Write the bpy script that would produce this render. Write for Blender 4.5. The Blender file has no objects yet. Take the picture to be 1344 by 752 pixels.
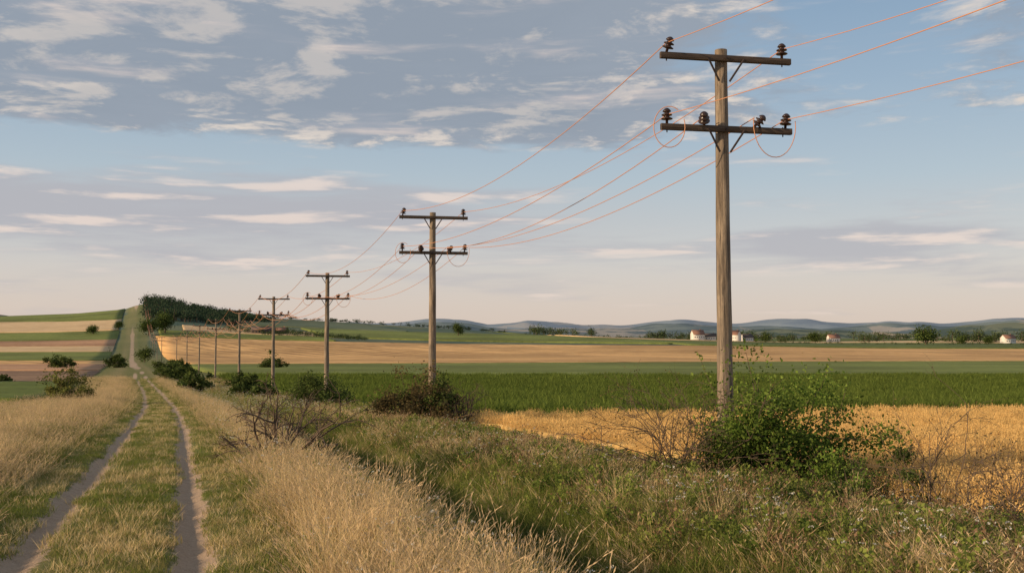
import bpy, math, numpy as np
from mathutils import Vector, Matrix
rng=np.random.default_rng(7)
D=bpy.data; SC=bpy.context.scene
EYE=2.3
SC.view_settings.view_transform='Standard'
try: SC.view_settings.look='None'
except: pass
SC.view_settings.exposure=0; SC.view_settings.gamma=1

# ------------------------------------------------------------ terrain
def smoothcurve(pts,w=.09):
    p=np.array(pts,float); u=np.log(p[:,0]+12)
    g=np.linspace(math.log(2),math.log(40000),4000)
    v=np.interp(g,u,p[:,1]); st=g[1]-g[0]; k=int(w/st)*3
    ker=np.exp(-.5*(np.arange(-k,k+1)*st/w)**2); ker/=ker.sum()
    v2=np.convolve(np.pad(v,k,'edge'),ker,'valid')
    return lambda y: np.interp(np.log(np.maximum(y,-9.9)+12),g,v2)
prof=smoothcurve([(-10,-2.2),(0,-2.2),(9.6,-2.25),(15.5,-2.55),(22,-2.78),(28,-3.0),(44,-3.6),(70,-4.8),(99,-6.0),(135,-6.9),(180,-7.5),(235,-8.6),(309,-10),(406,-11.8),(540,-13.5),(700,-13.4),(1000,-11.2),(1500,-8.2),(2000,-7.5),(3000,-7.5),(30000,-8)])
_tx=np.array([(-40,12.5),(0,-.75),(30,-10.7),(61,-21.4),(110,-39.5),(180,-67),(300,-113),(540,-206),(900,-342),(1200,-455),(1500,-567),(3000,-1100),(30000,-1100)],float)
_g=np.concatenate([np.arange(-40,3000,1.)]); _v=np.interp(_g,_tx[:,0],_tx[:,1])
_k=np.exp(-.5*(np.arange(-30,31)/10.)**2); _k/=_k.sum(); 
_e=np.interp(np.arange(-70,3030,1.),_g,_v); _e[:30]=_v[0]+(np.arange(-30,0))*(_v[1]-_v[0]); _v=np.convolve(_e,_k,'valid')[:len(_g)]
def trackX(y): return np.interp(y,_g,_v)
def sm(x,a,b):
    t=np.clip((x-a)/(b-a),0,1); return t*t*(3-2*t)
_wn=[(rng.uniform(0,6.28),rng.uniform(0,6.28),f) for f in np.geomspace(.7,1.6,7)]
def noise(x,y,s):
    r=0
    for a,ph,f in _wn:
        r=r+np.sin((x*math.cos(a)+y*math.sin(a))*f*6.28/s+ph+1.3*np.sin((x*math.sin(a*1.7)-y*math.cos(a*1.7))*f*4/s+a))
    return r/4.
_hp=np.array([(-700,424),(-300,418),(0,415),(100,412),(160,407),(178,401),(192,398),(210,400),(235,404),(260,409),(300,414),(400,421),(500,427),(600,433),(700,440),(900,448),(1100,452)],float)
_hx=(_hp[:,0]-672)/1307*1500; _hz=(440-_hp[:,1])*1500/1307+8.2
def hill(x,y):
    xp=x+.378*(y-1500)
    H=np.interp(xp,_hx,_hz,left=_hz[0],right=0); H=np.maximum(H,0)
    t=np.clip((y-620)/880,0,1)**1.35
    return H*t*(1-sm(y,1560,2500))
def G(x,y):
    x=np.asarray(x,float); y=np.asarray(y,float)
    t=x-trackX(y)
    fade=1/(1+(y/130)**2)
    c=-.10*np.exp(-((np.abs(t)-.93)/.2)**2)+.08*np.exp(-((t-2.9)/.8)**2)-1.05*np.exp(-((t-5.7)/1.2)**2)-.05*np.exp(-((t-11.)/1.8)**2)+.2*sm(-t,1.6,5)*(1-sm(-t,6,9))-.5*sm(t,10.5,14.5)
    off=sm(np.abs(t),1.2,3)
    nz=.09*noise(x,y,4.)*off+.035*noise(x+9,y,1.3)*off+.012*noise(x,y,1.1)
    return prof(y)+EYE+(c+nz)*fade+hill(x,y)+1.2*noise(x,y,420)*sm(y,250,900)
def Gf(x,y): return float(G(x,y))

# ------------------------------------------------------------ mesh helpers
def mk(name,V,Fs,mats,cols=None,smooth=False,link=True,parent=None):
    me=D.meshes.new(name); V=np.asarray(V,np.float32)
    me.vertices.add(len(V)); me.vertices.foreach_set('co',V.ravel())
    Fs=[(np.asarray(f,np.int32),m) for f,m in Fs if len(f)]
    nl=sum(f.size for f,_ in Fs); npoly=sum(len(f) for f,_ in Fs)
    me.loops.add(nl); me.polygons.add(npoly)
    me.loops.foreach_set('vertex_index',np.concatenate([f.ravel() for f,_ in Fs]))
    ls=[];o=0;mi=[]
    for f,m in Fs:
        k=f.shape[1]; ls.append(o+np.arange(len(f))*k); o+=f.size; mi.append(np.full(len(f),m))
    me.polygons.foreach_set('loop_start',np.concatenate(ls).astype(np.int32))
    me.polygons.foreach_set('material_index',np.concatenate(mi).astype(np.int32))
    if smooth: me.polygons.foreach_set('use_smooth',np.ones(npoly,bool))
    for m in mats: me.materials.append(m)
    if cols is not None:
        a=me.attributes.new('col','FLOAT_COLOR','POINT')
        c=np.ones((len(V),4),np.float32); c[:,:3]=cols; a.data.foreach_set('color',c.ravel())
    me.update(calc_edges=True); me.validate()
    ob=D.objects.new(name,me)
    if link: SC.collection.objects.link(ob)
    if parent: ob.parent=parent
    return ob
class B:
    def __init__(s): s.v=[];s.f={};s.n=0;s.c=[]
    def add(s,V,F,m=0,c=(1,1,1)):
        V=np.asarray(V,float).reshape(-1,3); F=np.asarray(F,int)
        s.v.append(V); s.f.setdefault((m,F.shape[1]),[]).append(F+s.n); s.n+=len(V)
        c=np.asarray(c,float); s.c.append(np.broadcast_to(c,(len(V),3)) if c.ndim==1 else c)
    def make(s,name,mats,**k):
        return mk(name,np.concatenate(s.v),[(np.concatenate(f),key[0]) for key,f in s.f.items()],mats,cols=np.concatenate(s.c),**k)
def frame(d):
    d=d/np.linalg.norm(d); a=np.array([0,0,1.]) if abs(d[2])<.9 else np.array([1.,0,0])
    u=np.cross(a,d);u/=np.linalg.norm(u); return u,np.cross(d,u)
def tube(b,P,R,sides=5,m=0,c=(1,1,1),cap=False):
    P=np.asarray(P,float);n=len(P);R=np.broadcast_to(R,(n,))
    T=np.gradient(P,axis=0); an=np.arange(sides)/sides*2*math.pi
    u,w=frame(T[0]); V=[]
    for i in range(n):
        d=T[i]/(np.linalg.norm(T[i])+1e-9); u=u-d*np.dot(u,d); u/=np.linalg.norm(u)+1e-9; w=np.cross(d,u)
        V.append(P[i]+R[i]*(np.cos(an)[:,None]*u+np.sin(an)[:,None]*w))
    V=np.concatenate(V); i=np.arange(n-1)[:,None]*sides; j=np.arange(sides)[None]; j2=(j+1)%sides
    F=np.stack([i+j,i+j2,i+sides+j2,i+sides+j],-1).reshape(-1,4)
    b.add(V,F,m,c)
    if cap:
        b.add(np.vstack([V[-sides:],P[-1]]),[[k,(k+1)%sides,sides] for k in range(sides)],m,c)
        b.add(np.vstack([V[:sides],P[0]]),[[(k+1)%sides,k,sides] for k in range(sides)],m,c)
def box(b,cx,hx,ax=None,m=0,c=(1,1,1),bev=.012):
    ax=np.eye(3) if ax is None else np.asarray(ax)
    h=np.array(hx)
    y,z=h[1],h[2];e=min(bev,y*.4,z*.4)
    sec=[(y-e,z),(y,z-e),(y,-z+e),(y-e,-z),(-y+e,-z),(-y,-z+e),(-y,z-e),(-y+e,z)]
    V=[np.array([sx*h[0],a,q]) for sx in(-1,1) for a,q in sec]
    V=np.array(V)@ax+np.array(cx)
    b.add(V,[[i,(i+1)%8,8+(i+1)%8,8+i] for i in range(8)],m,c)
    b.add(V,[[7,6,5,4,3,2,1,0],[8,9,10,11,12,13,14,15]],m,c)
def randquads(C,S,cols,b,m=0,asp=.6,up=0.,r=rng):
    n=len(C); d=r.normal(size=(n,3)); d[:,2]=d[:,2]*(1-up)+up*.3; d/=np.linalg.norm(d,axis=1)[:,None]
    e=np.cross(d,r.normal(size=(n,3))); e/=np.linalg.norm(e,axis=1)[:,None]
    S=np.broadcast_to(S,(n,))[:,None]
    V=np.stack([C-d*S*.5,C+e*S*asp*.5,C+d*S*.5,C-e*S*asp*.5],1).reshape(-1,3)
    b.add(V,np.arange(4*n).reshape(n,4),m,np.repeat(cols,4,0))

# ------------------------------------------------------------ node helpers
class NT:
    def __init__(s,nt): s.nt=nt; nt.nodes.clear()
    def n(s,t,**k):
        x=s.nt.nodes.new(t)
        for a,v in k.items(): setattr(x,a,v)
        return x
    def set(s,sock,v):
        if isinstance(v,bpy.types.NodeSocket): s.nt.links.new(v,sock)
        elif v is not None:
            if isinstance(v,(tuple,list)) and len(v)==3 and sock.type=='RGBA': v=(*v,1)
            sock.default_value=v
    def m(s,op,a,b=None,c=None,clamp=False):
        x=s.n('ShaderNodeMath',operation=op,use_clamp=clamp)
        for i,v in enumerate((a,b,c)): 
            if v is not None: s.set(x.inputs[i],v)
        return x.outputs[0]
    def mix(s,f,a,b,bt='MIX'):
        x=s.n('ShaderNodeMix',data_type='RGBA',blend_type=bt)
        s.set(x.inputs[0],f); s.set(x.inputs[6],a); s.set(x.inputs[7],b); return x.outputs[2]
    def noise(s,vec,scale,detail=4,rough=.55,dist=0,out=0):
        x=s.n('ShaderNodeTexNoise'); s.set(x.inputs['Vector'],vec)
        x.inputs['Scale'].default_value=scale;x.inputs['Detail'].default_value=detail;x.inputs['Roughness'].default_value=rough;x.inputs['Distortion'].default_value=dist
        return x.outputs[out]
    def mr(s,v,a,b,c=0.,d=1.,it='SMOOTHSTEP'):
        x=s.n('ShaderNodeMapRange',interpolation_type=it)
        s.set(x.inputs[0],v)
        for i,q in enumerate((a,b,c,d)): s.set(x.inputs[i+1],q)
        return x.outputs[0]
    def comb(s,x,y,z=0.):
        k=s.n('ShaderNodeCombineXYZ')
        for i,v in enumerate((x,y,z)): s.set(k.inputs[i],v)
        return k.outputs[0]
    def sep(s,v):
        k=s.n('ShaderNodeSeparateXYZ'); s.set(k.inputs[0],v); return k.outputs
    def scale(s,v,f):
        k=s.n('ShaderNodeVectorMath',operation='SCALE'); s.set(k.inputs[0],v); s.set(k.inputs['Scale'],f); return k.outputs[0]
    def mapping(s,v,scale=(1,1,1),rot=(0,0,0),loc=(0,0,0)):
        k=s.n('ShaderNodeMapping'); s.set(k.inputs[0],v); k.inputs['Scale'].default_value=scale;k.inputs['Rotation'].default_value=rot;k.inputs['Location'].default_value=loc
        return k.outputs[0]
def newmat(name):
    m=D.materials.new(name); m.use_nodes=True; t=NT(m.node_tree); t.out=t.n('ShaderNodeOutputMaterial')
    return m,t
def princ(t,col,rough=.8,bump=None,bstr=.3,bdist=.02,metal=0,spec=.3):
    p=t.n('ShaderNodeBsdfPrincipled'); t.set(p.inputs['Base Color'],col); t.set(p.inputs['Roughness'],rough)
    p.inputs['Metallic'].default_value=metal; p.inputs['Specular IOR Level'].default_value=spec
    if bump is not None:
        b=t.n('ShaderNodeBump'); b.inputs['Strength'].default_value=bstr;b.inputs['Distance'].default_value=bdist
        t.set(b.inputs['Height'],bump); t.set(p.inputs['Normal'],b.outputs[0])
    t.nt.links.new(p.outputs[0],t.out.inputs[0]); return p
def geopos(t): return t.n('ShaderNodeNewGeometry').outputs['Position']

def foliage_mat(name,transl=.3,var=.35):
    m,t=newmat(name)
    a=t.n('ShaderNodeAttribute',attribute_name='col').outputs['Color']
    r=t.n('ShaderNodeObjectInfo').outputs['Random']
    big=t.noise(geopos(t),.35,3)
    f=t.m('ADD',t.m('MULTIPLY',r,var),t.m('ADD',t.m('MULTIPLY',big,.6),1-.3-var/2))
    c=t.scale(a,f)
    d=t.n('ShaderNodeBsdfDiffuse'); t.set(d.inputs['Color'],c)
    tr=t.n('ShaderNodeBsdfTranslucent'); t.set(tr.inputs[0],c)
    mx=t.n('ShaderNodeMixShader'); mx.inputs[0].default_value=transl
    L=t.nt.links; L.new(d.outputs[0],mx.inputs[1]);L.new(tr.outputs[0],mx.inputs[2]);L.new(mx.outputs[0],t.out.inputs[0])
    return m
M_grass=foliage_mat('grass_blades',.38); M_leaf=foliage_mat('leaves',.3,.0); M_far=foliage_mat('distant_leaves',.15,0.)
def bark():
    m,t=newmat('bark'); p=geopos(t); n=t.noise(p,9,4)
    princ(t,t.mix(n,(.06,.042,.03),(.17,.12,.085)),.9); return m
M_bark=bark()

# ground
def ground_mat():
    m,t=newmat('ground')
    P=geopos(t); a=t.n('ShaderNodeAttribute',attribute_name='col').outputs['Color']
    s=t.n('ShaderNodeSeparateColor'); t.set(s.inputs[0],a); rut,dry,far=s.outputs
    n1=t.noise(P,.6,5); n2=t.noise(P,7,6,.65); n3=t.noise(P,45,4,.7); nb=t.noise(P,.012,5)
    green=t.mix(n2,(.08,.10,.025),(.19,.20,.06)); dryc=t.mix(n2,(.2,.155,.07),(.40,.32,.16))
    f=t.m('ADD',dry,t.m('MULTIPLY',t.m('SUBTRACT',n1,.5),1.6),clamp=True)
    c=t.mix(f,green,dryc)
    soil=t.mix(n2,(.34,.235,.155),(.60,.45,.32)); soil=t.mix(t.mr(n3,.52,.72),soil,(.24,.165,.11))
    rf=t.mr(t.m('ADD',rut,t.m('MULTIPLY',t.m('SUBTRACT',n2,.5),1.1)),.30,.52)
    c=t.mix(rf,c,soil)
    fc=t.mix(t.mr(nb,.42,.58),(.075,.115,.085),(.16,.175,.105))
    c=t.mix(far,c,fc)  # far vegetation tone, with bluish distance haze painted into the colour
    princ(t,c,.95,t.m('ADD',n2,t.m('MULTIPLY',n3,.5)),.9,.07,spec=.1)
    return m
def build_ground():
    fa=np.radians(np.concatenate([np.linspace(-100,-38,60,endpoint=False),np.linspace(-38,38,430,endpoint=False),np.linspace(38,100,61)]))
    r=np.concatenate([np.geomspace(.6,5.5,30,endpoint=False),np.geomspace(5.5,300,420,endpoint=False),np.geomspace(300,14000,230)])
    A,R=np.meshgrid(fa,r); X=R*np.sin(A); Y=R*np.cos(A)
    Z=G(X,Y); n,k=X.shape
    V=np.stack([X,Y,Z],-1).reshape(-1,3)
    i=(np.arange(n-1)[:,None]*k+np.arange(k-1)[None]).ravel()
    F=np.stack([i,i+1,i+k+1,i+k],1)
    t=X-trackX(Y)
    rut=np.exp(-((np.abs(t+.08*noise(X,Y,5))-.93)/.24)**2)*(Y<1500)
    rut=np.maximum(rut,.8*np.exp(-(t/(1.7))**2)*sm(Y,150,400)*(Y<1520))
    dry=.2+.4*np.exp(-((t-3.2)/1.3)**2)-.3*np.exp(-((t-5.8)/1)**2)+.1*sm(t,8,12)+.45*np.exp(-((t+4.5)/1.8)**2)
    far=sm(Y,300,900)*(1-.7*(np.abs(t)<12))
    c=np.stack([rut,np.clip(dry,0,1),far],-1).reshape(-1,3)
    return mk('ground',V,[(F,0)],[ground_mat()],cols=c,smooth=True)
build_ground()

# ------------------------------------------------------------ fields
def field_mat(name,c1,c2,row=None,ang=0.,rowamt=.35,scale=1.,bumpd=.1):
    m,t=newmat(name); P=geopos(t)
    n=t.noise(P,.9*scale,6,.7); big=t.noise(P,.03*scale,4); st=t.mapping(P,(1,1,1),(0,0,ang))
    c=t.mix(t.mr(n,.3,.7),c1,c2)
    c=t.scale(c,t.mr(big,.35,.65,.75,1.2))
    h=n
    if row:
        x=t.sep(st)[0]; x=t.m('ADD',x,t.m('MULTIPLY',big,row*1.5))
        w=t.m('ADD',t.m('MULTIPLY',t.m('SINE',t.m('MULTIPLY',x,2*math.pi/row)),.5),.5)
        sn=t.noise(t.mapping(st,(1.3/row,.05/row,1)),1,3)
        w=t.m('MULTIPLY',w,t.mr(sn,.3,.7))
        c=t.mix(t.m('MULTIPLY',w,rowamt),c,(c1[0]*.42,c1[1]*.42,c1[2]*.5)); h=t.m('ADD',n,t.m('MULTIPLY',w,-.5))
    princ(t,c,.95,h,.6,bumpd,spec=.1); return m
def field(name,L,R,yf,yb,h,mat,nx=60,ny=40):
    s=np.linspace(0,1,nx); v=np.linspace(0,1,ny); S,Vv=np.meshgrid(s,v)
    Y0=yf[0]+(yf[1]-yf[0])*S; Y1=yb[0]+(yb[1]-yb[0])*S
    Y=Y0*(np.maximum(Y1,1)/np.maximum(Y0,1))**Vv
    X=L(Y)+(R(Y)-L(Y))*S
    Z=G(X,Y)+h
    n,k=X.shape; V=np.stack([X,Y,Z],-1).reshape(-1,3)
    i=(np.arange(n-1)[:,None]*k+np.arange(k-1)[None]).ravel(); F=np.stack([i,i+1,i+k+1,i+k],1)
    ring=np.concatenate([np.arange(k),np.arange(1,n)*k+k-1,(n-1)*k+np.arange(k-2,-1,-1),np.arange(n-2,0,-1)*k])
    low=V[ring].copy(); low[:,2]-=h+.3; o=len(V); q=np.arange(len(ring)); q2=(q+1)%len(ring)
    SF=np.stack([ring[q],o+q,o+q2,ring[q2]],1)
    return mk(name,np.vstack([V,low]),[(F,0),(SF,0)],[mat],smooth=False)
tr=lambda o:(lambda Y: trackX(Y)+o)
wide=lambda Y:.9*Y+60
sk=lambda x0,b=-.35:(lambda Y: x0+b*(Y-1000))
MW=field_mat('wheat_crop',(.46,.29,.10),(.64,.43,.17),scale=2)
MG=field_mat('green_crop',(.085,.115,.022),(.15,.18,.042),row=1.5,ang=.4,scale=1)
MG2=field_mat('meadow_green',(.135,.17,.04),(.22,.24,.07),row=6,ang=1.2,rowamt=.3,scale=.3)
MS=field_mat('stubble',(.58,.33,.13),(.74,.46,.20),row=13,ang=-.62,rowamt=.9,scale=.3)
MS2=field_mat('stubble_pale',(.52,.36,.19),(.64,.46,.26),row=14,ang=.9,rowamt=.35,scale=.1)
MR=field_mat('reddish_soil',(.37,.20,.11),(.50,.30,.17),row=8,ang=.2,rowamt=.4,scale=.3)
MBn=field_mat('ploughed_soil',(.22,.13,.08),(.36,.235,.145),row=1.4,ang=1.3,rowamt=.4)
MGd=field_mat('dark_green_crop',(.09,.12,.035),(.15,.175,.055),row=8,ang=1.,rowamt=.2,scale=.2)
MH=field_mat('hill_pasture',(.10,.14,.09),(.17,.19,.11),row=30,ang=.6,rowamt=.2,scale=.05)
WY0,WY1=46,82
woff=lambda Y:13.2+1.3*(1-sm(Y,16,26))
field('wheat_field',lambda Y:trackX(Y)+woff(Y)+.2,wide,(3,8),(WY0,WY1),.3,MW,120,90)
field('maize_field',tr(14.5),wide,(WY0+2,WY1+2),(115,170),.5,MG,140,60)
field('green_field',tr(16.),wide,(116,171.5),(395,560),.35,MG2,80,60)
field('stubble_field',tr(20),wide,(400,566),(890,850),.4,MS,90,50)
field('meadow_field',sk(-190),sk(110),(960,900),(1160,1150),1.2,MG2)
field('meadow_field',tr(24),sk(-195),(893,893),(960,960),1.,MG2)
field('stubble_field',sk(-330),sk(-195),(970,970),(1060,1060),1.,MS2)
field('green_field',sk(115),sk(900,.3),(880,880),(1150,1200),1.,MGd)
field('stubble_field',sk(150),sk(950,.3),(1165,1215),(1330,1500),1.,MS2)
field('meadow_field',sk(150),sk(950,.3),(1345,1515),(2000,2000),1.,MGd)
field('hill_pasture',sk(-270),sk(-60),(1190,1180),(1480,1440),1.5,MH)
field('green_field',tr(-60),tr(-8),(30,30),(44,44),.25,MGd)
field('ploughed_field',tr(-70),tr(-9),(45,45),(70,70),.1,MBn)
field('green_field',tr(-120),tr(-9),(72,72),(145,145),.4,MG)
field('ploughed_field',tr(-200),tr(-9),(148,148),(245,245),.15,MBn)
field('reddish_field',tr(-400),tr(-10),(250,250),(400,400),.3,MR)
field('stubble_field',tr(-500),tr(-12),(404,404),(500,500),.3,MS)
field('green_field',tr(-600),tr(-14),(505,505),(690,690),.5,MG2)
field('stubble_field',tr(-600),tr(-14),(695,695),(760,760),.6,MS2)
field('reddish_field',tr(-600),tr(-14),(765,765),(860,860),.6,MR)
field('green_field',tr(-700),tr(-14),(865,865),(1000,1000),.7,MG2)
field('stubble_field',tr(-500),tr(-16),(1010,1010),(1300,1240),1,MS2)
field('meadow_field',tr(-700),tr(-16),(1310,1250),(1500,1500),1,MG2)

# distant hills; aerial haze painted into the base colours, bluer on farther ridges
def hills(name,y0,dy,prof_px,amp,c1,c2,c3,seed):
    p=np.array(prof_px,float)
    X=np.linspace(-1.1*y0,1.1*y0,500); u=np.linspace(0,1,26); XX,U=np.meshgrid(X,u)
    YY=y0-dy*(1-U)+200*noise(XX,U*100,y0*.3)
    hz=np.interp(XX*1307/y0+672,p[:,0],440-p[:,1])*y0/1307+8
    hz=np.maximum(hz+amp*noise(XX,0*XX+seed*77,y0*.11)+amp*.25*noise(XX,YY,y0*.04),0)
    Z=EYE-9+hz*np.sin(U*math.pi*.5)**1.3
    V=np.stack([XX,YY,Z],-1).reshape(-1,3); n,k=XX.shape
    i=(np.arange(n-1)[:,None]*k+np.arange(k-1)[None]).ravel(); F=np.stack([i,i+1,i+k+1,i+k],1)
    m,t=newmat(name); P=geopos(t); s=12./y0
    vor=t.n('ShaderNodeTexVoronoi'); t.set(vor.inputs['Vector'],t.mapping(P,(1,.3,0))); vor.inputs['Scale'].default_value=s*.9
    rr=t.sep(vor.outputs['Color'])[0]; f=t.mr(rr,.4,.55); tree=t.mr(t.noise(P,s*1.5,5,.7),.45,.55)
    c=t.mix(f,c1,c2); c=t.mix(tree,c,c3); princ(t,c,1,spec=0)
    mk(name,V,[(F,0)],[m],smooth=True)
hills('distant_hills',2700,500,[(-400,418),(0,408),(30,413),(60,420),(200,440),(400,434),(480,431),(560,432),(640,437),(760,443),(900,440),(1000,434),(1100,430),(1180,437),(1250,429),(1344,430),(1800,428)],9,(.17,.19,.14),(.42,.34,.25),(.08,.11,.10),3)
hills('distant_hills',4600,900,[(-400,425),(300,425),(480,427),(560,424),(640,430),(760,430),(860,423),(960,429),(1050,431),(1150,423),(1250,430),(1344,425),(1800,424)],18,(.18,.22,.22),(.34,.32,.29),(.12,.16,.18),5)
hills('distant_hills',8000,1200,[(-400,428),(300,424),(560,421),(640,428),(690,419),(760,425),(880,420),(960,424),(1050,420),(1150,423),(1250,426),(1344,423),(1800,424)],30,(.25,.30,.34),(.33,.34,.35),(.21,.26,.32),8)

# ------------------------------------------------------------ grass prototypes
def lerpc(a,b,u): return np.array(a)*(1-u)+np.array(b)*u
def clump(name,n,R,h,w,lean,cols,head=None,seed=0,curve=.35,leafy=0,flower=0):
    r=np.random.default_rng(seed); b=B()
    for i in range(n):
        a=r.uniform(0,6.283); rad=R*math.sqrt(r.random()); p=np.array([rad*math.cos(a),rad*math.sin(a),-.03])
        hh=h[0]+(h[1]-h[0])*r.random()**1.3; az=r.uniform(0,6.283); ln=abs(r.normal(0,lean)); cv=r.uniform(0,curve)
        ww=w*r.uniform(.7,1.3); d=np.array([math.cos(az),math.sin(az),0]); q=r.uniform(0,6.283); sd=np.array([math.cos(q),math.sin(q),0])*ww*.5
        c=lerpc(cols[0],cols[1],r.random())*r.uniform(.8,1.2)
        pts=[p+d*hh*(ln*u+cv*u*u)+np.array([0,0,hh*(u-.25*cv*u*u)]) for u in(0,.35,.7,1.)]
        V=[pts[0]-sd,pts[0]+sd,pts[1]-sd,pts[1]+sd,pts[2]-sd*.7,pts[2]+sd*.7,pts[3]]
        b.add(V,[[0,1,3,2],[2,3,5,4]],0,c); b.add([V[4],V[5],V[6]],[[0,1,2]],0,c)
        if head and r.random()<head[0]:
            hc=np.array(head[1])*r.uniform(.8,1.15); k=head[2]; tdir=pts[3]-pts[2]; tdir/=np.linalg.norm(tdir)
            C=pts[3]+tdir*np.linspace(-.5,.5,k)[:,None]*head[3]; C=C+r.normal(0,head[4]*.35,C.shape)
            n3=len(C); e=np.cross(tdir,r.normal(size=(n3,3))); e/=np.linalg.norm(e,axis=1)[:,None]
            S=head[4]; dl=head[3]/k*.9
            VV=np.stack([C-tdir*dl,C+e*S*.5,C+tdir*dl,C-e*S*.5],1).reshape(-1,3)
            b.add(VV,np.arange(4*n3).reshape(-1,4),0,hc)
        if leafy:
            C=np.array([pts[1]+(pts[3]-pts[1])*r.random() for _ in range(leafy)])+r.normal(0,.03,(leafy,3))
            randquads(C,r.uniform(.03,.065,leafy),np.array([lerpc(cols[0],cols[1],r.random())*r.uniform(.8,1.3) for _ in range(leafy)]),b,r=r)
        if flower and r.random()<flower:
            k=7; C=pts[3]+np.column_stack([r.normal(0,.018,k),r.normal(0,.018,k),r.normal(0,.006,k)])
            randquads(C,.018,np.full((k,3),.62)*np.array([1,.96,.85]),b,asp=1,r=r)
    return b.make(name,[M_grass],link=False)
def coll(name,obs):
    c=D.collections.new(name)
    for o in obs: c.objects.link(o)
    return c
DRY=((.54,.39,.18),(.78,.61,.34)); DRYB=((.30,.19,.10),(.50,.36,.19)); GRN=((.12,.16,.03),(.25,.28,.07)); GRND=((.075,.115,.022),(.15,.19,.045)); OLV=((.18,.18,.05),(.37,.32,.125)); BRN=((.19,.115,.06),(.35,.22,.12))
hd=(.4,(.66,.48,.28),4,.11,.007)
C_short=coll('short_grass_clumps',[clump('a_short',45,.16,(.03,.10),.006,.5,GRN,seed=i) for i in range(3)]+[clump('b_short',40,.16,(.03,.11),.006,.5,OLV,seed=9+i) for i in range(2)]+[clump('c_short',34,.16,(.04,.13),.005,.6,DRY,seed=19)])
C_tall=coll('tall_dry_grass_clumps',[clump('a_tall',26,.13,(.2,.78),.0042,.3,DRY,hd,seed=30+i,curve=.6) for i in range(4)]+[clump('b_tall',24,.17,(.2,.62),.0045,.34,DRYB,hd,seed=40,curve=.6)])
C_med=coll('meadow_grass_clumps',[clump('a_med',46,.2,(.06,.2),.006,.55,GRN,seed=50,curve=.7),clump('b_med',46,.2,(.06,.2),.006,.55,GRND,seed=51,curve=.7),clump('c_med',40,.2,(.07,.25),.0055,.5,OLV,(.15,(.5,.38,.2),4,.08,.007),seed=52,curve=.6),clump('d_med',28,.2,(.08,.3),.0045,.5,DRY,hd,seed=53,curve=.6),clump('e_med',36,.2,(.07,.24),.0055,.55,BRN,seed=54,curve=.6)])
C_weed=coll('weed_clumps',[clump('a_weed',8,.14,(.12,.34),.006,.3,GRN,leafy=16,seed=60),clump('b_weed',8,.14,(.12,.38),.006,.3,GRND,leafy=14,seed=61),clump('c_weed',8,.14,(.2,.6),.0055,.35,((.14,.08,.05),(.27,.17,.10)),(.9,(.2,.12,.07),7,.1,.014),leafy=2,seed=62),clump('d_weed',8,.14,(.15,.45),.0055,.35,BRN,(.9,(.33,.2,.11),7,.09,.014),leafy=4,seed=63)])
C_flow=coll('wildflower_clumps',[clump('a_flow',7,.2,(.25,.5),.005,.2,OLV,flower=.7,leafy=2,seed=70),clump('b_flow',6,.2,(.25,.5),.005,.3,GRN,flower=.6,leafy=3,seed=71)])
C_wheat=coll('wheat_clumps',[clump('a_wheat',56,.3,(.40,.54),.006,.12,((.54,.35,.12),(.78,.55,.23)),(.95,(.74,.50,.20),4,.09,.014),seed=80+i,curve=.25) for i in range(3)])
C_maize=coll('green_crop_clumps',[clump('a_mz',60,.7,(.45,.75),.05,.35,((.085,.125,.022),(.165,.205,.045)),seed=90+i,curve=.6) for i in range(3)])

def scatter(name,C,P,scale,idx):
    n=len(P); me=D.meshes.new(name); me.vertices.add(n); me.vertices.foreach_set('co',np.asarray(P,np.float32).ravel())
    rot=np.zeros((n,3),np.float32); rot[:,2]=rng.uniform(0,6.283,n); rot[:,:2]=rng.normal(0,.07,(n,2))
    a=me.attributes.new('rot','FLOAT_VECTOR','POINT'); a.data.foreach_set('vector',rot.ravel())
    a=me.attributes.new('scl','FLOAT','POINT'); a.data.foreach_set('value',np.asarray(scale,np.float32))
    a=me.attributes.new('idx','INT','POINT'); a.data.foreach_set('value',np.asarray(idx,np.int32))
    ob=D.objects.new(name,me); SC.collection.objects.link(ob)
    g=D.node_groups.new(name+'_scatter','GeometryNodeTree')
    g.interface.new_socket('Geometry',in_out='INPUT',socket_type='NodeSocketGeometry'); g.interface.new_socket('Geometry',in_out='OUTPUT',socket_type='NodeSocketGeometry')
    N=g.nodes; L=g.links; gi=N.new('NodeGroupInput'); go=N.new('NodeGroupOutput'); ip=N.new('GeometryNodeInstanceOnPoints'); ci=N.new('GeometryNodeCollectionInfo')
    ci.inputs['Collection'].default_value=C; ci.inputs['Separate Children'].default_value=True; ci.inputs['Reset Children'].default_value=True
    def at(nm,dt):
        x=N.new('GeometryNodeInputNamedAttribute'); x.data_type=dt; x.inputs[0].default_value=nm; return x.outputs[0]
    e=N.new('FunctionNodeEulerToRotation'); L.new(at('rot','FLOAT_VECTOR'),e.inputs[0])
    L.new(gi.outputs[0],ip.inputs['Points']); L.new(ci.outputs[0],ip.inputs['Instance']); ip.inputs['Pick Instance'].default_value=True
    L.new(at('idx','INT'),ip.inputs['Instance Index']); L.new(e.outputs[0],ip.inputs['Rotation']); L.new(at('scl','FLOAT'),ip.inputs['Scale']); L.new(ip.outputs[0],go.inputs[0])
    md=ob.modifiers.new('scatter','NODES'); md.node_group=g
    return ob
def cand(N,y0,y1,t0,t1):
    Y=np.exp(rng.uniform(math.log(y0),math.log(y1),N)); t=rng.uniform(t0,t1,N); X=trackX(Y)+t
    k=np.abs(X)<.6*Y+2.5; return X[k],Y[k],t[k]
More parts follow.
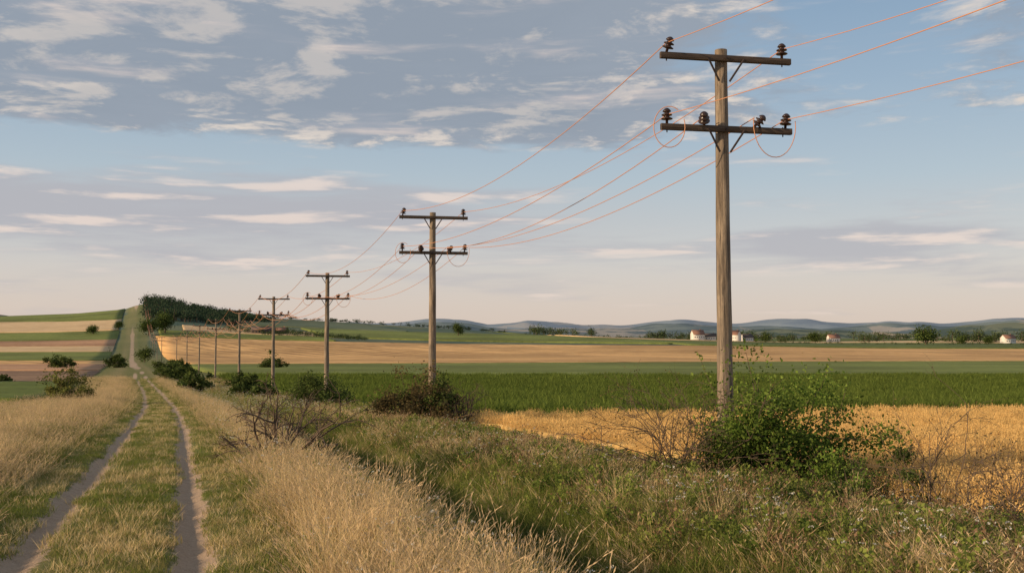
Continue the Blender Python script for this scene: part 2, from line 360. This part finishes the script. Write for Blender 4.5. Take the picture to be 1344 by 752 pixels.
def put(name,C,X,Y,sc,ni,dz=0,prob=None):
    Z=G(X,Y)+dz
    if prob is not None and prob.ndim==2: idx=np.minimum((prob.cumsum(1)>rng.random(len(X))[:,None]).argmax(1),ni-1)
    else: idx=rng.choice(ni,len(X),p=prob)
    scatter(name,C,np.stack([X,Y,Z],1),sc*rng.uniform(.75,1.25,len(X)),idx)
# verge zones
X,Y,t=cand(82000,5.5,170,-10.5,16.2)
k=t<woff(Y)+.1; X,Y,t=X[k],Y[k],t[k]
nz=noise(X,Y,3.2); nz2=noise(X+40,Y-13,7.); nc=noise(X-21,Y+5,1.7)
inrut=np.exp(-((np.abs(t+.08*noise(X,Y,5))-.93)/.25)**2)>.3-.2*nz
ok=~inrut; rd=rng.random(len(X))
far=1+Y/55
short=ok&(np.abs(t)<2.0+.35*nz)
near=1-sm(Y,11,20)
bankc=2.8+.3*nz
tall=ok&(np.abs(t-bankc)<.6+.12*near+.25*nz2)&(rd<(.10+.14*near)*(1+.95*np.clip(nc,-1,1)))
tall|=ok&((t<-2.9+.6*nz2)&(t>-6.+.7*nz2)&(rd<.12+.13*nc))
tall|=ok&(t>6.8)&(t<11)&(nc>.8)&(nz>.0)&(rd<.22)
tall|=ok&(np.abs(t)<.45)&(Y>12)&(nz2>.7)&(rd<.06)
short&=~tall
med=ok&~short&~tall
r_=rng.random(len(X))
weed=med&(t>6.8)&(r_<.08+.10*sm(t,9,13)+.14*np.clip(nc,0,1))
flow=med&~weed&((t>6.8)&(r_>.985)|((t>2)&(t<5)&(r_>.975)))
flow|=med&(t>4)&(t<9)&(Y>55)&(r_>.75)
med&=~weed&~flow
edge=1-.45*sm(t,9.5,12.8)*(1-sm(Y,30,60))
def pr(rows): p=np.array(rows,float); return p/p.sum(1)[:,None]
s_=short
dryn=np.clip(.4+.5*nz2[s_],0,1)[:,None]
P=np.hstack([np.full((s_.sum(),3),.36)*(1.1-dryn)*1.2,np.full((s_.sum(),2),.35)*(.4+dryn*.5),.12+.6*dryn])
put('short_grass',C_short,X[s_],Y[s_],far[s_]**.35,6,prob=pr(P))
s_=tall; put('tall_dry_grass',C_tall,X[s_],Y[s_],np.clip(far[s_]**.35,1,1.5)*(.82+.15*(t[s_]>0)*near[s_]-.15*(t[s_]>6.8)),5,prob=np.array([.23,.23,.22,.22,.1]))
s_=med; ts=t[s_]; wet=np.exp(-((ts-5.6)/1.5)**2)[:,None]; dn=np.clip(.5+.8*nz2[s_]+.45*nc[s_],0,1)[:,None]; bank=(np.exp(-((ts-2.9)/.8)**2)+np.exp(-((ts+4.4)/1.7)**2))[:,None]; br=sm(ts,8,13)[:,None]
P=np.hstack([.9*(1.3-dn)+1.3*wet,.3+.7*wet,.5+.3*dn,.04+1.0*dn*(1-wet)+.7*bank,.04+.4*br*dn])
put('meadow_grass',C_med,X[s_],Y[s_],np.clip(far[s_]**.5,1,2)*(1.15-.2*br[:,0])*edge[s_],5,prob=pr(P))
s_=weed; put('weeds',C_weed,X[s_],Y[s_],np.clip(far[s_]**.3,1,1.4)*edge[s_],4,prob=np.array([.38,.28,.18,.16]))
s_=flow; put('wildflowers',C_flow,X[s_],Y[s_],np.clip(far[s_]**.3,1,1.4)*.95*edge[s_],2)
# wheat
Xw,Yw,tw=cand(46000,6,100,13.1,150)
back=lambda X,Y:WY0+(WY1-WY0)*(X-(trackX(Y)+13.4))/(.9*Y+60-trackX(Y)-13.4)
k=(Yw<back(Xw,Yw)-.3)&(tw>woff(Yw)); Xw,Yw=Xw[k],Yw[k]
put('wheat_plants',C_wheat,Xw,Yw,np.clip((1+Yw/80)**.5,1,1.4)*1.,3)
Xw,Yw,tw=cand(26000,42,180,14.8,190)
k=(Yw>back(Xw,Yw)+2.6); Xw,Yw=Xw[k],Yw[k]
put('maize_plants',C_maize,Xw,Yw,1.05+.003*Yw,3,dz=.05)

# ------------------------------------------------------------ shrubs
def shrub(name,x,y,w,h,nl,leaf,cols,seed,K=60,shoots=14,dz=0):
    r=np.random.default_rng(seed); b=B(); z=Gf(x,y)-.05+dz; base=np.array([x,y,z])
    cen=[]
    for i in range(K):
        d=r.normal(size=3); d[2]=abs(d[2])*.9; d/=np.linalg.norm(d); rr=r.uniform(.3,1)**.6
        c=d*rr; lump=1+.22*math.sin(3*math.atan2(d[1],d[0])+seed)+.16*r.normal()
        p=base+np.array([c[0]*w/2*lump,c[1]*w/2*.85*lump,(.12+.8*c[2]*lump)*h]); cen.append(p)
        st=base+np.array([r.normal(0,.06*w),r.normal(0,.06*w),0]); mid=(st+p)/2+np.array([0,0,.12*h])+r.normal(0,.04*w,3)
        P=np.array([st,(st+mid)/2+r.normal(0,.015*w,3),mid,p]); tube(b,P,np.array([.022,.016,.011,.005])*w/3.2,4,1)
    cen=np.array(cen)
    per=r.dirichlet(np.full(K,1.2)); 
    for i,p in enumerate(cen):
        n=int(nl*per[i]); 
        if n<1: continue
        s=.07*w*r.uniform(.6,1.3); C=p+r.normal(0,1,(n,3))*np.array([s,s,s*.75])
        bright=r.uniform(.55,1.3); u=r.random((n,1))
        cc=np.array(cols[0])[None]*(1-u)+np.array(cols[1])[None]*u; cc=cc*bright
        C[:,2]=np.maximum(C[:,2],z+.03)
        randquads(C,leaf*r.uniform(.6,1.3,n),cc,b,0,.6,r=r)
    for i in range(shoots):
        p=cen[r.integers(K)]; p=p+0; L=r.uniform(.15,.38)*h; d=np.array([r.normal(0,.45),r.normal(0,.35),1.]); e=p+d*L
        tube(b,[p,(p+e)/2+r.normal(0,.02,3),e],[.008,.006,.003],3,1)
        n=int(14*L/leaf/4); u=r.random((n,1)); C=p+(e-p)*u+r.normal(0,leaf*.5,(n,3))
        randquads(C,leaf*r.uniform(.7,1.2,n),np.array(cols[1])[None]*r.uniform(.7,1.1,(n,1)),b,0,.6,r=r)
    return b.make(name,[M_leaf,M_bark])
def bare(name,x,y,h,nst,seed,spread=.6,leaf=0,cols=None,r0=.018,az0=None):
    r=np.random.default_rng(seed); b=B(); z=Gf(x,y)-.05
    def grow(p,d,L,rad,dep):
        P=[p]; 
        for i in range(4):
            d=d+r.normal(0,.16,3)+np.array([0,0,-.03]); d/=np.linalg.norm(d); P.append(P[-1]+d*L/4)
        tube(b,P,np.linspace(rad,rad*.55,5),4,0)
        if leaf and dep<2:
            n=leaf; C=np.array(P)[r.integers(1,5,n)]+r.normal(0,.04,(n,3)); randquads(C,.045,np.array(cols)[None]*r.uniform(.6,1.2,(n,1)),b,1,.6,r=r)
        if dep>0:
            for j in range(r.integers(2,4)):
                k=r.integers(2,5); nd=d+r.normal(0,.55,3); nd[2]=nd[2]*.8+.1; nd/=np.linalg.norm(nd)
                grow(P[k],nd,L*r.uniform(.5,.8),rad*.6,dep-1)
    for i in range(nst):
        a=r.uniform(0,6.283) if az0 is None else az0+r.normal(0,.5); s=spread*r.uniform(.4,1.3)
        d=np.array([math.cos(a)*s,math.sin(a)*s,1.]); d/=np.linalg.norm(d)
        grow(np.array([x+r.normal(0,.15),y+r.normal(0,.15),z]),d,h*r.uniform(.4,.6),r0,3)
    return b.make(name,[M_bark,M_leaf])
LG=((.06,.11,.018),(.20,.27,.055)); LD=((.05,.075,.02),(.12,.15,.045)); LB=((.09,.075,.035),(.18,.135,.06))
shrub('leafy_shrub',5.3,20.2,3.5,2.4,15000,.08,LG,1,K=88,shoots=38)
shrub('leafy_shrub',5.5,16.8,1.2,1.,2200,.06,((.12,.19,.03),(.21,.29,.06)),2,K=22,shoots=14)
shrub('bramble_bush',4.1,19.8,1.9,1.3,2800,.06,LD,3,K=28,shoots=8)
shrub('bramble_bush',6.9,18.9,2.0,1.2,2600,.06,LD,4,K=28,shoots=8)
shrub('bramble_bush',4.6,15.5,1.4,.6,1500,.05,LD,5,K=20,shoots=6)
shrub('bramble_bush',7.0,14.2,1.6,.55,1500,.05,LB,6,K=20,shoots=6)
bare('bare_shrub',3.2,19.8,2.4,26,5,.8,2,(.16,.12,.05),r0=.014)
bare('bare_shrub',7.4,17.8,2.1,10,6,.7,1,(.16,.12,.05),r0=.013)
bare('bare_shrub',8.0,16.4,1.9,8,7,1.,1,(.16,.12,.05),az0=0,r0=.013)
bare('bare_shrub',6.1,13.6,1.3,5,19,.5,1,(.16,.12,.05),r0=.009)
bare('dead_branch',-5.2,22.5,2.1,14,8,1.3,3,(.1,.08,.04),r0=.035)
bare('dead_branch',6.2,12.6,1.2,7,9,.8,1,(.14,.1,.05),r0=.009)
shrub('bramble_bush',-3.9,42.3,3.8,1.9,8000,.11,LB,11,K=60,shoots=22)
shrub('bramble_bush',-3.2,42.0,2.6,2.0,4000,.11,LD,12,K=30,shoots=12)
bare('bare_shrub',-2.2,42,2.2,14,12,.7,2,(.14,.1,.05),r0=.025)
shrub('bramble_bush',-12.6,64,4.0,2.1,7000,.16,LD,13,K=60,shoots=14)
shrub('bramble_bush',-5.0,25.,1.2,.6,900,.08,LD,14,K=14,shoots=3)
shrub('hawthorn_bush',-31.0,70,3.2,2.8,6000,.15,((.10,.12,.03),(.24,.23,.07)),15,K=50,shoots=8)
for i,(x,y,w,h) in enumerate([(-38.5,122,4.6,3.),(-34.6,128,3.2,2.),(-55.5,165,5,3.2),(-71,205,5.5,3.6),(-75,225,5,3.5),(-25,95,3.6,1.7),(-22,88,2.6,1.2),(-72.,300,7,5),(-136,300,8,4),(-123,310,6,5),(-84,150,4,1.5),(-78,152,3,1.2)]):
    shrub('hedge_bush',x,y,w,h,3000,.24+y*.0008,LD,20+i,K=45,shoots=4)

# ------------------------------------------------------------ trees
def tree(name,x,y,w,h,seed,cols=((.04,.065,.02),(.10,.13,.035)),n=1800,b=None):
    r=np.random.default_rng(seed); own=b is None; b=b or B(); z=Gf(x,y)-.2
    tw=.035*h; tube(b,[[x,y,z],[x+r.normal(0,.02*w),y,z+h*.35],[x+r.normal(0,.04*w),y,z+h*.75]],[tw,tw*.75,tw*.3],6,1)
    K=16 if own else 9
    for i in range(K):
        d=r.normal(size=3); d/=np.linalg.norm(d); rr=r.random()**.4
        c=np.array([x,y,z+h*.55])+d*rr*np.array([w*.36,w*.36,h*.32])
        if own: tube(b,[[x,y,z+h*.3],(np.array([x,y,z+h*.45])+c)/2,c],[tw*.4,tw*.25,tw*.1],4,1)
        m=n//K; s=.13*w; C=c+r.normal(0,1,(m,3))*np.array([s,s,min(s,.12*h)])
        cc=np.array(cols[0])+(np.array(cols[1])-np.array(cols[0]))*r.random((m,1)); cc=cc*r.uniform(.7,1.25)
        randquads(C,.07*max(w,h*.6)*r.uniform(.6,1.3,m)*(1 if n>500 else 1.5),cc,b,0,.7,r=r)
    if own: return b.make(name,[M_far,M_bark])
tree('oak_tree',415,1000,27,20,101)
tree('oak_tree',-173,470,9,8,102)
tree('oak_tree',-330,905,20,18,103); tree('oak_tree',-322,925,20,20,104); tree('oak_tree',-337,960,18,18,105)
tree('oak_tree',-402,955,13,10,106)
tree('oak_tree',-399,1010,11,9,107)
tree('oak_tree',-57,1050,14,15,108)
tree('oak_tree',300,1180,14,11,109); tree('oak_tree',368,1220,18,13,110); tree('oak_tree',505,1120,16,12,111); tree('oak_tree',540,1130,13,10,112)
def treeline(name,items,seed,n=260,cols=((.045,.07,.03),(.10,.125,.055))):
    b=B()
    for i,(x,y,w,h) in enumerate(items): tree('',x,y,w,h,seed+i,cols,n,b)
    b.make(name,[M_far,M_bark])
r=np.random.default_rng(5)
it=[]
for c_,sp,y0,k in [(715,25,1300,9),(745,15,1300,5),(770,8,1500,3),(870,25,1450,10),(895,12,1450,7),(990,25,1500,12),(1030,15,1300,7),(1070,10,1350,8),(1090,15,1400,9),(1140,15,1300,9),(1250,25,1250,12),(1290,30,1250,14),(1330,25,1300,14),(940,40,1550,14),(1180,40,1600,14),(1040,30,1550,10)]:
    for _ in range(k):
        px=c_+r.normal(0,sp*.6); y=y0+r.normal(0,25); w=r.uniform(10,20); it.append(((px-672)/1307*y,y,w,w*r.uniform(.65,1.05)))
treeline('tree_line',it,300,170)
it=[]
for px in np.arange(1000,1420,5.):
    y=980+ (px-1000)*.1
    if r.random()<.7: it.append(((px-672)/1307*y,y,r.uniform(3,8),r.uniform(2,5)))
treeline('hedgerow',it,500,100)
it=[]
for px in np.arange(690,1000,6.):
    y=1380+r.normal(0,8)
    if r.random()<.8: it.append(((px-672)/1307*y,y,r.uniform(6,11),r.uniform(4,7)))
treeline('hedgerow',it,700,100)
it=[]
for px in np.arange(300,480,3.5):
    y=1000+r.normal(0,15)-(px-300)*.4
    it.append(((px-672)/1307*y,y,r.uniform(6,12),r.uniform(5,9) if px<420 else r.uniform(3,6)))
treeline('tree_line',it,900,120)
# wooded hilltop
it=[]
for _ in range(700):
    xp=-567+rng.uniform(4,175)*1.0; y=rng.uniform(1130,1520); x=xp-.378*(y-1500)
    if (x-trackX(y))<13 or (y<1290 and xp>-567+115): continue
    k_=(xp+567-4)/170; w=rng.uniform(12,20)
    it.append((x,y,w,(17-9*k_)*rng.uniform(.7,1.2)))
for _ in range(110):
    xp=-567+rng.uniform(100,560); y=1490+rng.normal(0,12); it.append((xp-.378*(y-1500),y,rng.uniform(6,13),rng.uniform(3,7)))
treeline('hilltop_wood',it,1500,90,((.028,.05,.032),(.062,.09,.05)))

# ------------------------------------------------------------ buildings
def simple(name,c,rough=.8,nz=8):
    m,t=newmat(name); n=t.noise(geopos(t),nz,4); princ(t,t.mix(n,tuple(v*.8 for v in c),tuple(min(v*1.15,1) for v in c)),rough); return m
MWall=simple('whitewash',(.7,.66,.6),nz=1); MRoof=simple('roof_tiles',(.25,.13,.09),nz=2); MWin=simple('window_glass',(.04,.05,.06),.2); MDark=simple('dark_timber',(.07,.05,.04),nz=1); MRoofD=simple('dark_roof',(.1,.075,.065),nz=1)
def house(name,x,y,L,Wd,hw,hr,rot,wall,roof):
    e=D.objects.new(name,None); SC.collection.objects.link(e); z=Gf(x,y)+.8; e.location=(x,y,z); e.rotation_euler=(0,0,rot)
    b=B(); l,w=L/2,Wd/2
    V=[(-l,-w,-2),(l,-w,-2),(l,w,-2),(-l,w,-2),(-l,-w,hw),(l,-w,hw),(l,w,hw),(-l,w,hw),(-l,0,hw+hr),(l,0,hw+hr)]
    b.add(V,[[0,1,5,4],[2,3,7,6],[1,2,6,5],[3,0,4,7]]); b.add(V,[[4,7,8],[6,5,9]]); b.make('walls',[wall],parent=e)
    b=B(); o=.5
    for s in(-1,1):
        a=[(-l-o,s*(w+o),hw-hr*o/w+.05),(l+o,s*(w+o),hw-hr*o/w+.05),(l+o,0,hw+hr+.05),(-l-o,0,hw+hr+.05)]; a2=[(p[0],p[1],p[2]+.25) for p in a]
        b.add(a+a2,[[0,1,2,3],[4,5,6,7],[0,1,5,4],[1,2,6,5],[2,3,7,6],[3,0,4,7]])
    b.make('roof',[roof],parent=e)
    b=B()
    for k in range(int(L//3)):
        xx=-l+1.7+k*3
        for s in(-1,1): box(b,(xx,s*(w+.02),hw*.5),(.5,.06,.65),m=0)
    box(b,(0,-w-.03,.0),(.5,.07,1.),m=0); b.make('windows_and_door',[MWin],parent=e)
    b=B(); box(b,(l*.5,0,hw+hr+.5),(.4,.4,.9)); b.make('chimney',[roof],parent=e)
house('farmhouse',228,1225,15,9,7,5,.3,MWall,MRoof); house('farmhouse',246,1235,13,8,5,3.5,-.2,MWall,MRoofD)
house('farmhouse',275,1225,11,8,8,5,-.9,MWall,MRoof); house('farmhouse',292,1240,14,8,5,4,.4,MWall,MRoofD)
house('farmhouse',398,1235,14,8,5.5,4,.2,MWall,MRoof); house('farmhouse',592,1190,15,9,6,4,.3,MWall,MRoof)
house('barn',-247,985,20,9,3.5,3.2,.15,MDark,MRoofD); house('barn',-230,995,12,8,3.2,3,-.3,MDark,MRoof)

# ------------------------------------------------------------ poles
def wood():
    m,t=newmat('weathered_wood'); tc=t.n('ShaderNodeTexCoord').outputs['Object']
    g=t.noise(t.mapping(tc,(14,14,.7)),1.,6,.65); g2=t.noise(t.mapping(tc,(60,60,1.3)),1.,4,.7); k=t.noise(tc,1.2,3)
    c=t.mix(t.mr(g,.35,.65),(.12,.09,.065),(.36,.28,.20)); c=t.mix(t.mr(g2,.55,.65),c,(.035,.027,.021)); c=t.mix(t.m('MULTIPLY',t.mr(k,.42,.7),.6),c,(.14,.115,.095))
    princ(t,c,.85,t.m('ADD',g,t.m('MULTIPLY',g2,-1.)),.9,.03); return m
def woodarm():
    m,t=newmat('crossarm_wood'); tc=t.n('ShaderNodeTexCoord').outputs['Object']
    g=t.noise(t.mapping(tc,(1.,22,22)),1.5,6,.65)
    princ(t,t.mix(t.mr(g,.3,.7),(.035,.025,.02),(.11,.08,.058)),.85,g,.6,.015); return m
MWd=wood(); MArm=woodarm(); MIron=simple('rusty_iron',(.05,.035,.03),.6,20)
m,t=newmat('brown_porcelain'); princ(t,t.mix(t.noise(geopos(t),25,2),(.02,.011,.009),(.045,.02,.014)),.3,spec=.5); MIns=m
m,t=newmat('copper_wire'); princ(t,(.55,.25,.12),.5,metal=.0,spec=.5); MCu=m
UP=[-1.36,1.36]; LO=[-1.36,-.5,.66,1.42]; AZ=math.radians(11)
def lathe(b,prof_,M,seg=12,m=0):
    P=np.array(prof_); n=len(P); a=np.arange(seg)/seg*2*math.pi
    V=np.stack([P[:,0][:,None]*np.cos(a),P[:,0][:,None]*np.sin(a),np.repeat(P[:,1][:,None],seg,1)],-1).reshape(-1,3)
    V=V@M[0].T+M[1]; i=np.arange(n-1)[:,None]*seg; j=np.arange(seg)[None]; j2=(j+1)%seg
    b.add(V,np.stack([i+j,i+j2,i+seg+j2,i+seg+j],-1).reshape(-1,4),m)
INS=[(0,.0),(.03,0),(.03,.08),(.06,.085),(.125,.10),(.13,.115),(.06,.15),(.055,.17),(.115,.185),(.12,.2),(.055,.235),(.05,.25),(.09,.265),(.095,.28),(.06,.325),(.03,.345),(0,.35)]
def rotm(ax,a): return np.array(Matrix.Rotation(a,3,ax))
def pole(x,y,h,az,near):
    z=Gf(x,y); e=D.objects.new('utility_pole',None); SC.collection.objects.link(e); e.location=(x,y,z); e.rotation_euler=(0,0,az)
    b=B(); zs=np.linspace(-.5,h,14); R=np.linspace(.185,.135,14); seg=20 if near else 8
    rr=np.random.default_rng(int(abs(y)*7)); wob=np.cumsum(rr.normal(0,.006,(14,2)),0)
    tube(b,np.column_stack([wob,zs]),R,seg,cap=True); o=b.make('shaft',[MWd],smooth=near,parent=e)
    if near:
        a=o.modifiers.new('e','EDGE_SPLIT'); a.split_angle=1.
    zt,zl=h-.24,h-1.82
    for nm,zz,dy in(('upper_crossarm',zt,-.20),('lower_crossarm',zl,-.21)):
        b=B(); box(b,(.03,dy,zz),(1.53,.055,.068)); b.make(nm,[MArm],parent=e)
    b=B()
    for zz in(zt,zl):
        for s in(-1,1):
            p0=np.array([s*.42,-.275,zz-.02]); p1=np.array([s*.12,-.17,zz-.5]); d=p1-p0; L=np.linalg.norm(d); d/=L
            u=np.cross([0,1,0],d);u/=np.linalg.norm(u); w=np.cross(d,u)
            box(b,(p0+p1)/2,(L/2,.022,.01),np.array([d,u,w]),bev=.004)
        tube(b,[[0,-.30,zz],[0,.2,zz]],[.018,.018],6,cap=True); tube(b,[[0,-.29,zz],[0,-.275,zz]],[.035,.035],6,cap=True)
        for q in(-1.36,1.36): tube(b,[[q,-.2,zz-.12],[q,-.2,zz+.1]],[.014,.014],6,cap=True)
    b.make('braces_and_bolts',[MIron],parent=e)
    b=B(); sg=14 if near else 7
    def place(q,zz,ty,tx): lathe(b,INS,(rotm('Y',ty)@rotm('X',tx),np.array([q,-.2,zz+.066])),sg)
    place(UP[0],zt,.25,.2); place(UP[1],zt,0,0)
    place(LO[0],zl,0.,0); place(LO[1],zl,-.35,.7); place(LO[2],zl,.7,.5); place(LO[3],zl,.1,0)
    b.make('insulators',[MIns],smooth=False,parent=e)
    if y<160:
        b=B(); a=np.linspace(-.6,5.1,26); wr=.010 if y<60 else .012
        tube(b,np.column_stack([LO[0]+.02+.33*np.cos(a+1.57),-.3+.08*np.sin(a),zl-.02+.45*np.sin(a+1.57)]),wr,5)
        a=np.linspace(math.pi*.93,2*math.pi+.15,20); c=(LO[2]+LO[3])/2+.08
        tube(b,np.column_stack([c+.5*np.cos(a),-.3+0*a,zl+.12+.72*np.sin(a)]),wr,5)
        b.make('jumper_loops',[MCu],parent=e)
    R=np.array(Matrix.Rotation(az,3,'Z')); o=np.array([x,y,z])
    return [R@np.array([q,-.2,zt+.28])+o for q in UP]+[R@np.array([q,-.2,zl+.27])+o for q in LO]
pl=[(12.9,-1,9.3),(4.68,22,0),(-3.56,44.4,0),(-13.0,70,9.4),(-23.7,99,9.9),(-36.9,135,10.5),(-53.5,180,10.6),(-73.7,235,11.2),(-100.7,309,11.6),(-136.5,406,12.)]
pl[1]=(4.68,22,6.36+EYE-Gf(4.68,22)); pl[2]=(-3.56,44.4,5.48+EYE-Gf(-3.56,44.4))
for y in np.arange(475,1500,72): pl.append((float(trackX(y))+14,float(y),12.))
att=[pole(x,y,h,AZ,y<80) for x,y,h in pl]
b=B()
for i in range(len(att)-1):
    Ln=pl[i+1][1]-pl[i][1]; sag=min(.036*Ln,1.9)*(.85 if i==0 else 1.)
    for j in range(6):
        if i>=8 and j in(3,4): continue
        if i==0 and j in(3,4): continue
        a,c_=att[i][j],att[i+1][j]; u=np.linspace(0,1,22)[:,None]
        s=sag*(1+.2*math.sin(j*2.3+i))
        P=a+(c_-a)*u; P[:,2]-=(4*s*u*(1-u))[:,0]
        tube(b,P,.009 if i==0 else .011 if pl[i][1]<60 else .014+.00004*pl[i][1],5)
b.make('overhead_wires',[MCu])

# ------------------------------------------------------------ sky and sun
tosun=Vector((-.88,-.38,0)).normalized(); EL=math.radians(15.5)
W=D.worlds.new('World'); SC.world=W; W.use_nodes=True; t=NT(W.node_tree)
out=t.n('ShaderNodeOutputWorld'); bg=t.n('ShaderNodeBackground'); bg.inputs[1].default_value=.1
sky=t.n('ShaderNodeTexSky'); sky.sky_type='NISHITA'; sky.sun_disc=False; sky.sun_elevation=EL; sky.sun_rotation=math.atan2(tosun.x,tosun.y)%(2*math.pi); sky.dust_density=1.5
v=t.n('ShaderNodeTexCoord').outputs['Generated']; x,y,z=t.sep(v)
S=10.
def c(r,g,b_): return (r*S,g*S,b_*S,1)
ramp=t.n('ShaderNodeValToRGB'); cr=ramp.color_ramp
st=[(0,(.78,.64,.55)),(.03,(.76,.65,.58)),(.08,(.67,.65,.64)),(.15,(.49,.58,.65)),(.24,(.35,.47,.60)),(.34,(.25,.38,.54)),(1,(.12,.23,.42))]
cr.elements[0].position=0; cr.elements[0].color=(*st[0][1],1); cr.elements[1].position=1; cr.elements[1].color=(*st[-1][1],1)
for p,q in st[1:-1]:
    e=cr.elements.new(p); e.color=(*q,1)
t.set(ramp.inputs[0],z)
grad=t.mix(1.,ramp.outputs[0],(S,S,S,1),'MULTIPLY')
base=t.mix(.82,sky.outputs[0],grad)
zz=t.m('ADD',t.m('MAXIMUM',z,0.),.055)
az=t.m('DIVIDE',x,t.m('MAXIMUM',t.m('ABSOLUTE',y),.05))
px=t.m('DIVIDE',x,zz); py=t.m('DIVIDE',y,zz)
p1=t.comb(px,py,0.)
def dens(off):
    q=t.mapping(p1,(1.,1.,1),(0,0,.25),off)
    a=t.noise(q,.75,3,.5); bb=t.noise(q,3.1,10,.62,.35)
    return t.m('ADD',t.m('MULTIPLY',a,.5),t.m('MULTIPLY',bb,.6))
d1=dens((3.1,1.7,0)); d2=dens((3.1-.06,1.7-.12,0))
cov=t.m('MULTIPLY',t.mr(z,.16,.22),t.mr(az,-.02,.36,1.,.42))
cov=t.m('SUBTRACT',t.m('MULTIPLY',cov,.54),.22)
k1=t.mr(t.m('ADD',d1,cov),.48,.66)
lit=t.mr(t.m('SUBTRACT',d1,d2),-.01,.10)
thick=t.mr(t.m('ADD',d1,cov),.66,.94)
cc=t.mix(lit,c(.31,.355,.42),c(.74,.66,.59)); cc=t.mix(t.m('MULTIPLY',thick,.45),cc,c(.26,.305,.37))
col=t.mix(t.m('MULTIPLY',k1,.94),base,cc)
# low haze bank, stratus and small cumulus
def bump(s,c0,w): return t.m('SUBTRACT',1.,t.mr(t.m('ABSOLUTE',t.m('SUBTRACT',s,c0)),0.,w))
col=t.mix(t.m('MULTIPLY',bump(z,.115,.05),t.mr(az,-.3,.3,.6,.08)),col,c(.49,.49,.515))
p2=t.comb(t.m('MULTIPLY',az,2.6),t.m('MULTIPLY',z,24.),0.)
e1=t.noise(p2,1.4,8,.56,.2); e2=t.noise(t.mapping(p2,loc=(.10,-.18,0)),1.4,8,.56,.2)
cl=t.m('MULTIPLY',bump(z,.128,.045),t.mr(az,-.2,.15,1,.05))
cl2=t.m('MULTIPLY',bump(z,.088,.02),bump(az,.3,.2))
cl3=t.m('MULTIPLY',bump(z,.075,.06),.8)
cv=t.m('ADD',t.m('MULTIPLY',cl,.32),t.m('ADD',t.m('MULTIPLY',cl2,.28),t.m('MULTIPLY',cl3,.15)))
k2=t.mr(t.m('ADD',e1,cv),.53,.78)
lit2=t.mr(t.m('SUBTRACT',e1,e2),.01,.13)
c2=t.mix(lit2,c(.45,.45,.49),c(.84,.70,.62))
col=t.mix(t.m('MULTIPLY',k2,.75),col,c2)
t.set(bg.inputs[0],col); t.nt.links.new(bg.outputs[0],out.inputs[0])
sd=D.lights.new('sun','SUN'); sd.energy=5.; sd.angle=math.radians(.6); sd.color=(1.,.75,.48)
so=D.objects.new('sun',sd); SC.collection.objects.link(so)
dv=Vector((tosun.x*math.cos(EL),tosun.y*math.cos(EL),math.sin(EL))); so.rotation_euler=dv.to_track_quat('Z','Y').to_euler(); so.location=(-30,-20,30)

cam=D.cameras.new('camera'); co=D.objects.new('camera',cam); SC.collection.objects.link(co)
cam.lens=35; cam.sensor_width=36; cam.clip_end=30000; cam.clip_start=.1
co.location=(0,0,EYE); co.rotation_euler=(math.radians(90)+math.atan(64/1307),0,0)
SC.camera=co
